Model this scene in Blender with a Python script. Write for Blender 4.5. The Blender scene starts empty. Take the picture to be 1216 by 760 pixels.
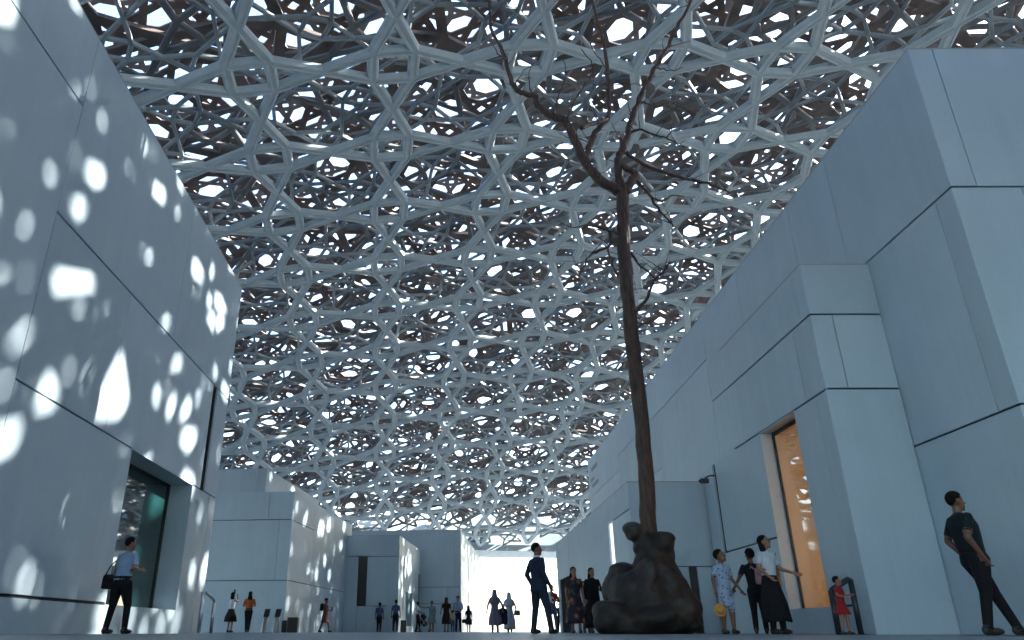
import bpy, bmesh, math, random
import numpy as np
from mathutils import Vector, Matrix

# ------------------------------------------------------------------ scene, camera, light
S = bpy.context.scene
S.render.engine = 'CYCLES'
S.cycles.use_denoising = True
S.cycles.denoiser = 'OPENIMAGEDENOISE'
S.cycles.adaptive_threshold = 0.03
S.cycles.max_bounces = 4
S.cycles.diffuse_bounces = 3
S.cycles.glossy_bounces = 3
S.cycles.transmission_bounces = 4
S.cycles.transparent_max_bounces = 6
S.cycles.sample_clamp_indirect = 6.0
S.cycles.caustics_reflective = False
S.cycles.caustics_refractive = False
COL = S.collection

CAM_H = 0.05
cam = bpy.data.cameras.new('camera')
cam.sensor_width = 36.0
cam.lens = 36.0 * 867.0 / 1216.0
cam.shift_x = (608.0 - 537.0) / 1216.0
cam.clip_start = 0.02
cam.clip_end = 6000
cam_o = bpy.data.objects.new('camera', cam)
COL.objects.link(cam_o)
cam_o.location = (0, 0, CAM_H)
cam_o.rotation_euler = (math.radians(90 + 23.1), 0, 0)
S.camera = cam_o
cam.dof.use_dof = False

SUN = Vector((0.80, 0.22, 0.52)).normalized()          # towards the sun
W = bpy.data.worlds.new('World'); S.world = W
W.use_nodes = True
wn = W.node_tree.nodes; wl = W.node_tree.links
sky = wn.new('ShaderNodeTexSky'); sky.sky_type = 'NISHITA'; sky.sun_disc = False
sky.sun_elevation = math.asin(SUN.z)
sky.sun_rotation = math.atan2(SUN.x, SUN.y)
sky.air_density = 1.0; sky.dust_density = 1.4; sky.ozone_density = 1.5
wl.new(sky.outputs[0], wn['Background'].inputs[0])
wn['Background'].inputs[1].default_value = 0.15

sl = bpy.data.lights.new('sun', 'SUN'); sl.energy = 5.0; sl.angle = math.radians(0.55); sl.color = (1.0, 0.95, 0.88)
so = bpy.data.objects.new('sun', sl); COL.objects.link(so)
so.rotation_euler = SUN.to_track_quat('Z', 'Y').to_euler()

S.view_settings.view_transform = 'Standard'
S.view_settings.look = 'None'
S.view_settings.exposure = 2.85
S.view_settings.gamma = 1.0

# ------------------------------------------------------------------ helpers
def tag(o, label=None, cat=None, group=None, kind=None):
    if label: o['label'] = label
    if cat: o['category'] = cat
    if group: o['group'] = group
    if kind: o['kind'] = kind
    return o

def empty(name, loc=(0, 0, 0), rz=0.0, parent=None):
    o = bpy.data.objects.new(name, None); COL.objects.link(o)
    o.location = loc; o.rotation_euler = (0, 0, rz); o.empty_display_size = 0.2
    if parent: o.parent = parent
    return o

def mesh_obj(name, verts, faces, mat, parent=None, smooth=False):
    me = bpy.data.meshes.new(name)
    me.from_pydata([tuple(map(float, v)) for v in verts], [], [tuple(map(int, f)) for f in faces])
    me.update()
    if smooth: me.polygons.foreach_set('use_smooth', [True] * len(me.polygons))
    o = bpy.data.objects.new(name, me); COL.objects.link(o)
    if mat is not None: me.materials.append(mat)
    if parent: o.parent = parent
    return o

class MB:
    def __init__(s): s.v = []; s.f = []
    def add(s, vs, fs):
        b = len(s.v); s.v += [tuple(v) for v in vs]; s.f += [tuple(i + b for i in f) for f in fs]; return s
    def box(s, x0, x1, y0, y1, z0, z1):
        return s.add([(x0,y0,z0),(x1,y0,z0),(x1,y1,z0),(x0,y1,z0),(x0,y0,z1),(x1,y0,z1),(x1,y1,z1),(x0,y1,z1)],
                     [(0,3,2,1),(4,5,6,7),(0,1,5,4),(1,2,6,5),(2,3,7,6),(3,0,4,7)])
    def tube(s, pts, rad, n=8, caps=True):
        pts = [Vector(p) for p in pts]
        if not isinstance(rad, (list, tuple)): rad = [rad] * len(pts)
        rings = []; up = None
        for i, p in enumerate(pts):
            d = (pts[min(i+1, len(pts)-1)] - pts[max(i-1, 0)]).normalized()
            if up is None:
                up = Vector((0, 0, 1)) if abs(d.z) < .9 else Vector((1, 0, 0))
            a = d.cross(up).normalized(); b = a.cross(d).normalized(); up = b
            rings.append([p + (a * math.cos(2*math.pi*k/n) + b * math.sin(2*math.pi*k/n)) * rad[i] for k in range(n)])
        base = len(s.v)
        for r in rings: s.v += [tuple(v) for v in r]
        for i in range(len(pts) - 1):
            for k in range(n):
                s.f.append((base+i*n+k, base+i*n+(k+1) % n, base+(i+1)*n+(k+1) % n, base+(i+1)*n+k))
        if caps:
            s.f.append(tuple(base + k for k in reversed(range(n))))
            s.f.append(tuple(base + (len(pts)-1)*n + k for k in range(n)))
        return s
    def build(s, name, mat, parent=None, smooth=False):
        return mesh_obj(name, s.v, s.f, mat, parent, smooth)

def bevel(o, w=0.01, seg=1):
    m = o.modifiers.new('bevel', 'BEVEL'); m.width = w; m.segments = seg; m.limit_method = 'ANGLE'
    return o

# ------------------------------------------------------------------ materials
def newmat(name):
    m = bpy.data.materials.new(name); m.use_nodes = True
    return m, m.node_tree.nodes, m.node_tree.links, m.node_tree.nodes['Principled BSDF']

def plain(name, col, rough=0.6, metal=0.0, spec=0.5, emit=None, estr=0.0):
    m, n, l, b = newmat(name)
    b.inputs['Base Color'].default_value = (*col, 1); b.inputs['Roughness'].default_value = rough
    b.inputs['Metallic'].default_value = metal; b.inputs['Specular IOR Level'].default_value = spec
    if emit: b.inputs['Emission Color'].default_value = (*emit, 1); b.inputs['Emission Strength'].default_value = estr
    return m

def mottled(name, c1, c2, scale=3.0, rough=0.6, metal=0.0, bump=0.0, bscale=40.0, detail=5.0, spec=0.5, rand=0.0, stretch=(1,1,1)):
    """two-tone noise colour, optional per-object tone change, fine bump"""
    m, n, l, b = newmat(name)
    tc = n.new('ShaderNodeTexCoord'); mp = n.new('ShaderNodeMapping'); mp.inputs['Scale'].default_value = stretch
    l.new(tc.outputs['Object'], mp.inputs[0])
    no = n.new('ShaderNodeTexNoise'); no.inputs['Scale'].default_value = scale; no.inputs['Detail'].default_value = detail
    no.inputs['Roughness'].default_value = 0.6
    l.new(mp.outputs[0], no.inputs['Vector'])
    r = n.new('ShaderNodeValToRGB'); r.color_ramp.elements[0].position = .3; r.color_ramp.elements[1].position = .7
    r.color_ramp.elements[0].color = (*c1, 1); r.color_ramp.elements[1].color = (*c2, 1)
    l.new(no.outputs['Fac'], r.inputs[0]); out = r.outputs[0]
    if rand > 0:
        oi = n.new('ShaderNodeObjectInfo'); mr = n.new('ShaderNodeMapRange')
        mr.inputs['To Min'].default_value = 1 - rand; mr.inputs['To Max'].default_value = 1 + rand
        l.new(oi.outputs['Random'], mr.inputs['Value'])
        mx = n.new('ShaderNodeVectorMath'); mx.operation = 'SCALE'
        l.new(out, mx.inputs[0]); l.new(mr.outputs[0], mx.inputs['Scale']); out = mx.outputs[0]
    l.new(out, b.inputs['Base Color'])
    b.inputs['Roughness'].default_value = rough; b.inputs['Metallic'].default_value = metal
    b.inputs['Specular IOR Level'].default_value = spec
    if bump > 0:
        n2 = n.new('ShaderNodeTexNoise'); n2.inputs['Scale'].default_value = bscale; n2.inputs['Detail'].default_value = 4
        l.new(tc.outputs['Object'], n2.inputs['Vector'])
        bp = n.new('ShaderNodeBump'); bp.inputs['Strength'].default_value = bump; bp.inputs['Distance'].default_value = 0.02
        l.new(n2.outputs['Fac'], bp.inputs['Height']); l.new(bp.outputs[0], b.inputs['Normal'])
    return m

def panel_mat():
    m, n, l, b = newmat('white_concrete_panel')
    tc = n.new('ShaderNodeTexCoord'); oi = n.new('ShaderNodeObjectInfo')
    ad = n.new('ShaderNodeVectorMath'); ad.operation = 'MULTIPLY_ADD'; ad.inputs[1].default_value = (1, 1, 1)
    sc = n.new('ShaderNodeVectorMath'); sc.operation = 'SCALE'; sc.inputs[0].default_value = (37, 53, 19); l.new(oi.outputs['Random'], sc.inputs['Scale'])
    l.new(tc.outputs['Object'], ad.inputs[0]); l.new(sc.outputs[0], ad.inputs[2])
    def noise(scale, det, stretch=None):
        no = n.new('ShaderNodeTexNoise'); no.inputs['Scale'].default_value = scale; no.inputs['Detail'].default_value = det; no.inputs['Roughness'].default_value = .62
        if stretch:
            mp = n.new('ShaderNodeMapping'); mp.inputs['Scale'].default_value = stretch; l.new(ad.outputs[0], mp.inputs[0]); l.new(mp.outputs[0], no.inputs['Vector'])
        else: l.new(ad.outputs[0], no.inputs['Vector'])
        return no.outputs['Fac']
    def mr(fac, a, b2, lo=.3, hi=.7):
        q = n.new('ShaderNodeMapRange'); q.inputs['From Min'].default_value = lo; q.inputs['From Max'].default_value = hi; q.inputs['To Min'].default_value = a; q.inputs['To Max'].default_value = b2
        l.new(fac, q.inputs['Value']); return q.outputs[0]
    def mul(a, b2):
        q = n.new('ShaderNodeMath'); q.operation = 'MULTIPLY'; l.new(a, q.inputs[0]); l.new(b2, q.inputs[1]); return q.outputs[0]
    f = mul(mr(noise(.45, 5), .94, 1.04), mr(noise(1.0, 6, (3.2, 3.2, .22)), .955, 1.02))       # cloudy casting tone, faint rain streaks
    f = mul(f, mr(noise(26, 3), .975, 1.02)); f = mul(f, mr(oi.outputs['Random'], .93, 1.05, 0, 1))
    pk = mr(noise(9, 2), 1.0, .86, .70, .78); f = mul(f, pk)                                       # small pores and scuffs
    cs = n.new('ShaderNodeVectorMath'); cs.operation = 'SCALE'; cs.inputs[0].default_value = (.44, .555, .625); l.new(f, cs.inputs['Scale'])
    l.new(cs.outputs[0], b.inputs['Base Color'])
    l.new(mr(noise(2.2, 5), .36, .55), b.inputs['Roughness']); b.inputs['Specular IOR Level'].default_value = .4
    bp = n.new('ShaderNodeBump'); bp.inputs['Strength'].default_value = .10; bp.inputs['Distance'].default_value = .02
    l.new(noise(30, 5), bp.inputs['Height']); l.new(bp.outputs[0], b.inputs['Normal'])
    return m
M_PANEL = panel_mat()
M_CORE = plain('joint_shadow_gap', (.05, .058, .065), .9)
M_ROOF = plain('flat_roof_screed', (.35, .36, .37), .9)
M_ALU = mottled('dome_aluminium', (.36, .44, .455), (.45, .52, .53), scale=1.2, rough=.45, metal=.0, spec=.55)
M_ALU1 = mottled('dome_shaded_second', (.21, .25, .26), (.29, .325, .33), scale=1.0, rough=.45, spec=.5)  # shade above the lowest lattice put into a darker aluminium
M_ALU2 = mottled('dome_shaded_cladding', (.085, .098, .104), (.18, .185, .185), scale=.8, rough=.5, spec=.5)  # recess shade between the layers put into the colour
M_STEEL = mottled('dome_shaded_steel', (.055, .046, .042), (.21, .165, .145), scale=.5, rough=.6, spec=.4)  # brown steel, darkened for the shade inside the dome
M_DARK = plain('dark_metal', (.012, .013, .015), .45)
M_STAINLESS = mottled('brushed_stainless', (.52, .55, .57), (.6, .62, .64), scale=6, rough=.32, metal=1.0)

# ground: pale stone slabs, drawn joints too fine to build at this grazing angle
def ground_mat():
    m, n, l, b = newmat('pale_stone_paving')
    tc = n.new('ShaderNodeTexCoord')
    no = n.new('ShaderNodeTexNoise'); no.inputs['Scale'].default_value = .35; no.inputs['Detail'].default_value = 6
    l.new(tc.outputs['Object'], no.inputs['Vector'])
    r = n.new('ShaderNodeValToRGB'); r.color_ramp.elements[0].color = (.13, .165, .195, 1); r.color_ramp.elements[1].color = (.19, .23, .26, 1)
    r.color_ramp.elements[0].position = .3; r.color_ramp.elements[1].position = .7
    l.new(no.outputs['Fac'], r.inputs[0])
    br = n.new('ShaderNodeTexBrick'); br.inputs['Scale'].default_value = 1; br.inputs['Brick Width'].default_value = 1.2
    br.inputs['Row Height'].default_value = .6; br.inputs['Mortar Size'].default_value = .006
    br.inputs['Color1'].default_value = (1, 1, 1, 1); br.inputs['Color2'].default_value = (.93, .93, .93, 1); br.inputs['Mortar'].default_value = (.45, .45, .45, 1)
    l.new(tc.outputs['Object'], br.inputs['Vector'])
    mx = n.new('ShaderNodeMix'); mx.data_type = 'RGBA'; mx.blend_type = 'MULTIPLY'; mx.inputs['Factor'].default_value = 1
    l.new(r.outputs[0], mx.inputs['A']); l.new(br.outputs['Color'], mx.inputs['B'])
    l.new(mx.outputs['Result'], b.inputs['Base Color']); b.inputs['Roughness'].default_value = .4
    return m
M_GROUND = ground_mat()

# ------------------------------------------------------------------ ground, added light-bouncing ring
N = 64
mbg = MB()
ring_r = [20, 60, 140, 600, 4000]
mbg.v.append((20, 40, 0))
for r in ring_r:
    for k in range(N):
        a = 2 * math.pi * k / N; mbg.v.append((20 + r * math.cos(a), 40 + r * math.sin(a), 0))
for k in range(N): mbg.f.append((0, 1 + k, 1 + (k + 1) % N))
for i in range(len(ring_r) - 1):
    for k in range(N):
        a = 1 + i * N; b = a + N
        mbg.f.append((a + k, b + k, b + (k + 1) % N, a + (k + 1) % N))
tag(mbg.build('ground', M_GROUND), kind='structure')
mbo = MB(); N2 = 96
for r in (79.5, 110, 220, 420):
    for k in range(N2):
        a = 2 * math.pi * k / N2; mbo.v.append((23.4 + r * math.cos(a), 41.9 + r * math.sin(a), .004))
for i in range(3):
    for k in range(N2):
        a = i * N2; b = a + N2; mbo.f.append((a + k, b + k, b + (k + 1) % N2, a + (k + 1) % N2))
tag(mbo.build('bounce_light_ring', mottled('pale_bounce_stone', (.34, .35, .35), (.42, .43, .43), .3, .7)), kind='structure')  # pale ring added to bounce sunlight in under the dome

# ------------------------------------------------------------------ dome
PP = 7.5                                   # star spacing of the lowest layer
AP = np.array([3.11406741, 5.58591437]) * PP
ZT = 4.03778632 * PP; RS = 21.84930017 * PP
TH0 = 0.09499055; OFF0 = np.array([-0.4333389, 4.07455664]) * PP - AP
ARC = 80.5                                 # rim, arc length from the apex

def to_dome(u, v, h):
    r = np.hypot(u, v); a = r / RS
    k = np.where(r > 1e-6, np.sin(a) / np.maximum(r, 1e-6), 1 / RS)
    q = RS + h
    return np.stack([AP[0] + u * k * q, AP[1] + v * k * q, ZT - RS + q * np.cos(a)], -1)

def star_template(p):
    """12 beams of one four-pointed star: (A, B, corner vectors) in star coordinates"""
    s = p * 0.2928932; c = s / 2; t = p / 2
    corners = [(c, c), (-c, c), (-c, -c), (c, -c)]
    tips = [(t, 0), (0, t), (-t, 0), (0, -t)]
    edges = []
    for k in range(4):
        edges.append((corners[k], corners[(k + 1) % 4]))
    for k in range(4):
        edges.append((corners[k], tips[k])); edges.append((corners[k], tips[(k + 1) % 4]))
    nb = {}
    def addn(a, b): nb.setdefault((round(a[0], 5), round(a[1], 5)), []).append((b[0] - a[0], b[1] - a[1]))
    for a, b in edges: addn(a, b); addn(b, a)
    for tx, ty in tips:                                    # the neighbour star's two edges at a shared tip
        ky = (round(tx, 5), round(ty, 5))
        for d in list(nb[ky]): nb[ky].append((-d[0], -d[1]))
    def cvec(a, b):
        ky = (round(a[0], 5), round(a[1], 5)); d = (b[0] - a[0], b[1] - a[1])
        an = math.atan2(d[1], d[0])
        oth = sorted(((math.atan2(y, x) - an) % (2 * math.pi)) for x, y in nb[ky])
        oth = [o for o in oth if 1e-4 < o < 2 * math.pi - 1e-4]
        l, r = oth[0], 2 * math.pi - oth[-1]               # angles to next edge on the left / right
        cl = (math.cos(an + l / 2) / math.sin(l / 2), math.sin(an + l / 2) / math.sin(l / 2))
        cr = (math.cos(an - r / 2) / math.sin(r / 2), math.sin(an - r / 2) / math.sin(r / 2))
        return np.array(cl), np.array(cr)
    out = []
    for a, b in edges:
        al, ar = cvec(a, b); bl, brr = cvec(b, a)
        out.append((np.array(a), np.array(b), al, ar, brr, bl))   # left/right as seen from A
    return out

def beam_uvh(b, prof):
    """prof: list of (offset, h) from left top round the bottom to right top"""
    A, B, al, ar, bl, br = b
    va = []; vb = []
    for d, h in prof:
        ca = al if d >= 0 else ar; cb = bl if d >= 0 else br
        va.append((*(A + ca * abs(d)), h)); vb.append((*(B + cb * abs(d)), h))
    n = len(prof)
    top = prof[0][1]
    va.append((*A, top)); vb.append((*B, top))
    vs = va + vb; m = n + 1
    fs = [(i, i + m, i + 1 + m, i + 1) for i in range(n - 1)]
    fs += [(n - 1, n - 1 + m, n + m, n), (n, n + m, m, 0)]
    return np.array(vs), fs

def prof_rich(w, d):
    h = w / 2
    return [(h, d), (h, .16), (h-.08, 0), (.11, 0), (.085, .045), (0, .045), (-.085, .045), (-.11, 0), (-h+.08, 0), (-h, .16), (-h, d)]
def prof_mid(w, d):
    h = w / 2
    return [(h, d), (h, d*.3), (h*.6, 0), (0, 0), (-h*.6, 0), (-h, d*.3), (-h, d)]
def prof_box(w, d):
    h = w / 2
    return [(h, d), (h, 0), (0, 0), (-h, 0), (-h, d)]

def star_mesh(beams, prof, cs, h0, centres):
    """verts and faces of the stars at the given centres (u, v)"""
    vs = []; fs = []; co, si = cs
    tv = []; tf = []; b0 = 0
    for b in beams:
        v, f = beam_uvh(b, prof); tv.append(v); tf += [tuple(i + b0 for i in q) for q in f]; b0 += len(v)
    tv = np.concatenate(tv); tf = np.array(tf)
    u = tv[:, 0] * co - tv[:, 1] * si; v = tv[:, 0] * si + tv[:, 1] * co; h = tv[:, 2] + h0
    C = np.array(centres)
    U = C[:, 0][:, None] + u[None]; V = C[:, 1][:, None] + v[None]
    P = to_dome(U, V, np.broadcast_to(h, U.shape))
    F = (np.arange(len(C)) * len(tv))[:, None, None] + tf[None]
    return P.reshape(-1, 3), F.reshape(-1, 4)

def fast_mesh(name, P, F, mat, parent, kind=None):
    me = bpy.data.meshes.new(name)
    me.vertices.add(len(P)); me.vertices.foreach_set('co', P.astype(np.float32).ravel())
    me.loops.add(F.size); me.loops.foreach_set('vertex_index', F.astype(np.int32).ravel())
    me.polygons.add(len(F)); me.polygons.foreach_set('loop_start', np.arange(0, F.size, 4, dtype=np.int32))
    me.update(calc_edges=True); me.validate(); me.shade_flat()
    me.materials.append(mat)
    o = bpy.data.objects.new(name, me); COL.objects.link(o); o.parent = parent
    if kind: o['kind'] = kind
    return o

def lattice(p, th, off, lim):
    n = int(2 * lim / p) + 4; co, si = math.cos(th), math.sin(th); out = []
    for i in range(-n, n):
        for j in range(-n, n):
            u = off[0] + p * (i * co - j * si); v = off[1] + p * (i * si + j * co)
            if u * u + v * v < lim * lim: out.append((u, v))
    return out

def project(Pt):
    x, y, z = Pt[0], Pt[1], Pt[2] - CAM_H
    p = math.radians(23.1); d = y * math.cos(p) + z * math.sin(p)
    if d < .1: return None
    return 537 + 867 * x / d, 380 - 867 * (z * math.cos(p) - y * math.sin(p)) / d, d

dome = empty('lattice_dome', (AP[0], AP[1], 0))
tag(dome, 'vast silver dome of layered star lattice spanning above the whole plaza', 'dome')
droot = dome
def in_dome(o):
    o.parent = droot; o.matrix_parent_inverse = Matrix.Translation((-AP[0], -AP[1], 0)); return o

T0 = star_template(PP); CS0 = (math.cos(TH0), math.sin(TH0)); PROF0 = prof_rich(.60, .36)
stars = lattice(PP, TH0, OFF0, ARC - 2.0)
seen = []; rest = []
for cuv in stars:
    P3 = to_dome(np.array([cuv[0]]), np.array([cuv[1]]), np.array([0.0]))[0]
    q = project(P3)
    if q and -130 < q[0] < 1340 and -130 < q[1] < 690: seen.append((q[2], cuv))
    else: rest.append(cuv)
seen.sort(key=lambda t: t[0])
rest += [c for _, c in seen[290:]]; seen = seen[:290]
for k, (dep, cuv) in enumerate(seen):
    if k < 25:
        e = empty('star_frame'); in_dome(e)
        for b in T0:
            P_, F_ = star_mesh([b], PROF0, CS0, 0.0, [cuv])
            ob = fast_mesh('beam', P_, F_, M_ALU, e)
    else:
        P_, F_ = star_mesh(T0, PROF0, CS0, 0.0, [cuv])
        in_dome(fast_mesh('star_frame', P_, F_, M_ALU, None))
P_, F_ = star_mesh(T0, PROF0, CS0, 0.0, rest)
in_dome(fast_mesh('star_frames_beyond_view', P_, F_, M_ALU, None, 'stuff'))

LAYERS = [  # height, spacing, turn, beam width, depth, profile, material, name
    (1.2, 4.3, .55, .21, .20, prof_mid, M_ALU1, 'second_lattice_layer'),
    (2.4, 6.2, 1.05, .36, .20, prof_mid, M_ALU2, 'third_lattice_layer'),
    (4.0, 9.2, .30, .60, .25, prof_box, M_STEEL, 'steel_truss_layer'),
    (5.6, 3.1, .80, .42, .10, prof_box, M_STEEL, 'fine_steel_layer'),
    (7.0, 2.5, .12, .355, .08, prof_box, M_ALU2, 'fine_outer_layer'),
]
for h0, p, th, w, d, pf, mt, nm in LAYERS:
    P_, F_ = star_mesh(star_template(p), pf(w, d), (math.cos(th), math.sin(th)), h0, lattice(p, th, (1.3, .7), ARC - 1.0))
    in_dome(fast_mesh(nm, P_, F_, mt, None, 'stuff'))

# rim ring: one closed band that the layers run into
mb = MB(); n = 160
prof = [(-1.2, -.1), (.6, -.1), (.9, 1.0), (.9, 8.2), (.4, 8.2), (.4, 1.2), (-1.2, 1.0)]
for k in range(n):
    a = 2 * math.pi * k / n
    for dr, h in prof:
        P3 = to_dome(np.array([(ARC + dr) * math.cos(a)]), np.array([(ARC + dr) * math.sin(a)]), np.array([h]))[0]
        mb.v.append(tuple(P3))
m_ = len(prof)
for k in range(n):
    for i in range(m_):
        a = k * m_ + i; b = k * m_ + (i + 1) % m_; c_ = ((k + 1) % n) * m_ + (i + 1) % m_; d_ = ((k + 1) % n) * m_ + i
        mb.f.append((a, d_, c_, b))
in_dome(mb.build('rim_ring', M_ALU))

# ------------------------------------------------------------------ buildings
GH, GV = .017, .007        # half widths of the wide horizontal and the fine vertical joints
def panel(root, face, plane, u0, u1, z0, z1, mat=None, gl=GV, gr=GV, gb=GH, gt=GH, th=.05):
    """a cladding slab; face E looks to +x, W to -x, S to -y (local axes)"""
    u0 += gl; u1 -= gr; z0 += (gb if z0 > .01 else 0); z1 -= gt
    c = .006
    def P(u, t, z):
        if face == 'E': return (plane + t, u, z)
        if face == 'W': return (plane - t, u, z)
        return (u, plane - t, z)
    o = [(u0, -th, z0), (u1, -th, z0), (u1, -th, z1), (u0, -th, z1), (u0, -c, z0), (u1, -c, z0), (u1, -c, z1), (u0, -c, z1),
         (u0 + c, 0, z0 + c), (u1 - c, 0, z0 + c), (u1 - c, 0, z1 - c), (u0 + c, 0, z1 - c)]
    f = [(0, 1, 5, 4), (1, 2, 6, 5), (2, 3, 7, 6), (3, 0, 4, 7), (4, 5, 9, 8), (5, 6, 10, 9), (6, 7, 11, 10), (7, 4, 8, 11), (8, 9, 10, 11)]
    if face == 'W': f = [tuple(reversed(q)) for q in f]
    return mesh_obj('panel', [P(*q) for q in o], f, mat or M_PANEL, root)

def panels(root, face, plane, rects, **k):
    for r in rects: panel(root, face, plane, *r, **k)

def core(root, boxes, roof=True):
    mb = MB()
    for b in boxes: mb.box(*b)
    return mb.build('wall_core', M_CORE, root)

def coping(root, x0, x1, y0, y1, z):
    mb = MB(); mb.box(x0, x1, y0, y1, z, z + .03)
    return mb.build('roof', M_ROOF, root)

M_GLASS_G = plain('dark_green_glass', (.006, .03, .03), .03, spec=.9)
T = .052
# --- left block with the big window
b1 = empty('left_gallery_block', (-6.80, 0, 0), .017)
tag(b1, 'tall white panelled block on the left, dappled with light, dark green window', 'building')
TOP = 10.85
core(b1, [(-13, -.7, -2, 22.50, 0, TOP - .02), (-.7, -T, -2, 15.93, 0, TOP - .02), (-.7, -T, 20.33, 20.95, 0, TOP - .02), (-.7, -T, 21.35, 22.5, 0, TOP - .02),
          (-.7, -T, 15.93, 20.33, 0, .525), (-.7, -T, 15.93, 20.33, 3.795, TOP - .02), (-.7, -T, 20.95, 21.35, 0, 3.8), (-.7, -T, 20.95, 21.35, 6.84, TOP - .02)])
panels(b1, 'E', 0, [(-2, 5, 0, 6.88), (-2, 5, 6.88, TOP), (5, 11.13, .58, 9.2), (5, 11.13, 9.2, TOP), (5, 11.13, 0, .58),
    (11.13, 17.28, 6.88, TOP), (17.28, 22.55, 6.88, TOP),
    (11.13, 14.52, 3.77, 6.88), (14.52, 20.95, 3.77, 6.88), (21.35, 22.55, 3.77, 6.88),
    (11.13, 15.98, .58, 3.77), (11.13, 20.28, 0, .56), (20.28, 21.8, 0, 3.77), (21.8, 22.55, 0, 3.77)])
coping(b1, -13, 0, -2, 22.52, TOP - .02)
# reveal of the window: jambs, soffit, sill
for nm, bx in (('jamb', (-.68, -.004, 20.285, 20.32, .56, 3.76)), ('jamb', (-.68, -.004, 15.94, 15.975, .56, 3.76)), ('soffit', (-.68, -.004, 15.98, 20.28, 3.752, 3.79)), ('sill', (-.68, -.004, 15.98, 20.28, .53, .556))):
    MB().box(*bx).build(nm, M_PANEL, b1)
wg = empty('window', parent=b1)
MB().box(-.66, -.64, 16.0, 20.26, .58, 3.74).build('pane', M_GLASS_G, wg)
MB().box(-.635, -.60, 15.985, 16.02, .56, 3.75).box(-.635, -.60, 20.22, 20.275, .56, 3.75).box(-.635, -.60, 16.02, 20.22, 3.70, 3.75).box(-.635, -.60, 16.02, 20.22, .56, .60).build('frame', M_DARK, wg)
MB().box(-.64, -.60, 20.96, 21.34, 3.81, 6.83).build('slot_window', M_GLASS_G, b1)

# --- second block on the left
b2 = empty('stepped_gallery_block', (-7.684, 36, 0), -.1)
tag(b2, 'white panelled block with stepped roof behind the left block, bollards at its foot', 'building')
core(b2, [(-9, -T, T, 12.5, 0, 6.32), (-9, -2.25, 2.05, 12.0, 6.3, 7.88)])
panels(b2, 'S', 0, [(-9, -1.2, 5.0, 6.35), (-1.2, 0, 5.0, 6.35), (-9, -.6, 2.24, 5.0), (-.6, 0, 2.24, 5.0), (-9, 0, 0, 2.24)])
panels(b2, 'E', 0, [(0, 3.95, 4.97, 6.35), (0, 3.95, 2.24, 4.97), (3.95, 8.4, 2.24, 6.35), (8.4, 12.5, 2.24, 6.35), (0, 4.1, 0, 2.24), (4.1, 12.5, 0, 2.24)], gt=.012)
panels(b2, 'S', 2, [(-9, -2.72, 6.36, 7.9), (-2.72, -2.2, 6.36, 7.9)])
panels(b2, 'E', -2.2, [(2, 6.8, 6.36, 7.9), (6.8, 12.05, 6.36, 7.9)])
coping(b2, -9, -2.2, 2, 12.05, 7.88)

# --- third block on the left
b3 = empty('low_gallery_block', (-3.266, 47, 0), -.1)
tag(b3, 'low white block with a narrow black slot window, between two taller left blocks', 'building')
core(b3, [(-3.95, -T, .3, 11.5, 0, 5.52), (-3.95, -2.52, T, .3, 0, 5.52), (-1.96, -T, T, .3, 0, 5.52), (-2.52, -1.96, T, .3, 0, 1.46), (-2.52, -1.96, T, .3, 4.3, 5.52)])
panels(b3, 'S', 0, [(-3.95, -3.5, 4.3, 5.55), (-3.5, 0, 4.3, 5.55), (-3.95, -2.52, 0, 4.3), (-2.52, -.65, 0, 1.46), (-1.96, -.65, 1.46, 4.3), (-.65, 0, 0, 4.3)])
panels(b3, 'E', 0, [(0, 1.75, 0, 5.55), (1.75, 2.1, 4.3, 5.55), (1.75, 2.1, 0, 1.3), (2.1, 8.5, 2.36, 5.55), (2.1, 3.0, 0, 2.36), (5.6, 8.5, 0, 2.36), (3.0, 5.6, 0, .37), (8.5, 9.9, 3.84, 5.55), (8.5, 9.9, 0, 2.0), (9.9, 11.5, 0, 5.55)])
MB().box(-2.5, -1.98, .10, .14, 1.48, 4.28).build('slot_window', M_DARK, b3)
MB().box(-T - .02, -T + .015, 3.0, 5.6, .38, 2.34).build('door', plain('blue_green_glass', (.10, .19, .21), .12), b3)
MB().box(-T - .02, -T + .01, 1.77, 2.08, 1.32, 4.28).build('slot_window', M_DARK, b3)
MB().box(-T - .02, -T + .012, 8.52, 9.88, 2.02, 3.82).build('slot_window', M_GLASS_G, b3)
coping(b3, -3.95, 0, 0, 11.5, 5.53)

# --- fourth block on the left
b4 = empty('far_gallery_block', (.624, 56, 0), -.1)
tag(b4, 'farthest white block on the left, beside the bright opening', 'building')
core(b4, [(-9, -T, T, 26, 0, 6.97)])
panels(b4, 'S', 0, [(-9, -3.7, 3.0, 7.0), (-3.7, -.47, 3.0, 7.0), (-.47, 0, 3.0, 7.0), (-9, -.97, 1.87, 3.0), (-.97, 0, 1.87, 3.0), (-9, 0, 0, 1.87)])
panels(b4, 'E', 0, [(0, 6.85, 0, 7.0), (7.15, 16, 0, 7.0), (16, 26, 0, 7.0), (6.85, 7.15, 5.0, 7.0), (6.85, 7.15, 0, 2.2)])
coping(b4, -9, 0, 0, 26, 6.98)

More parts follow.
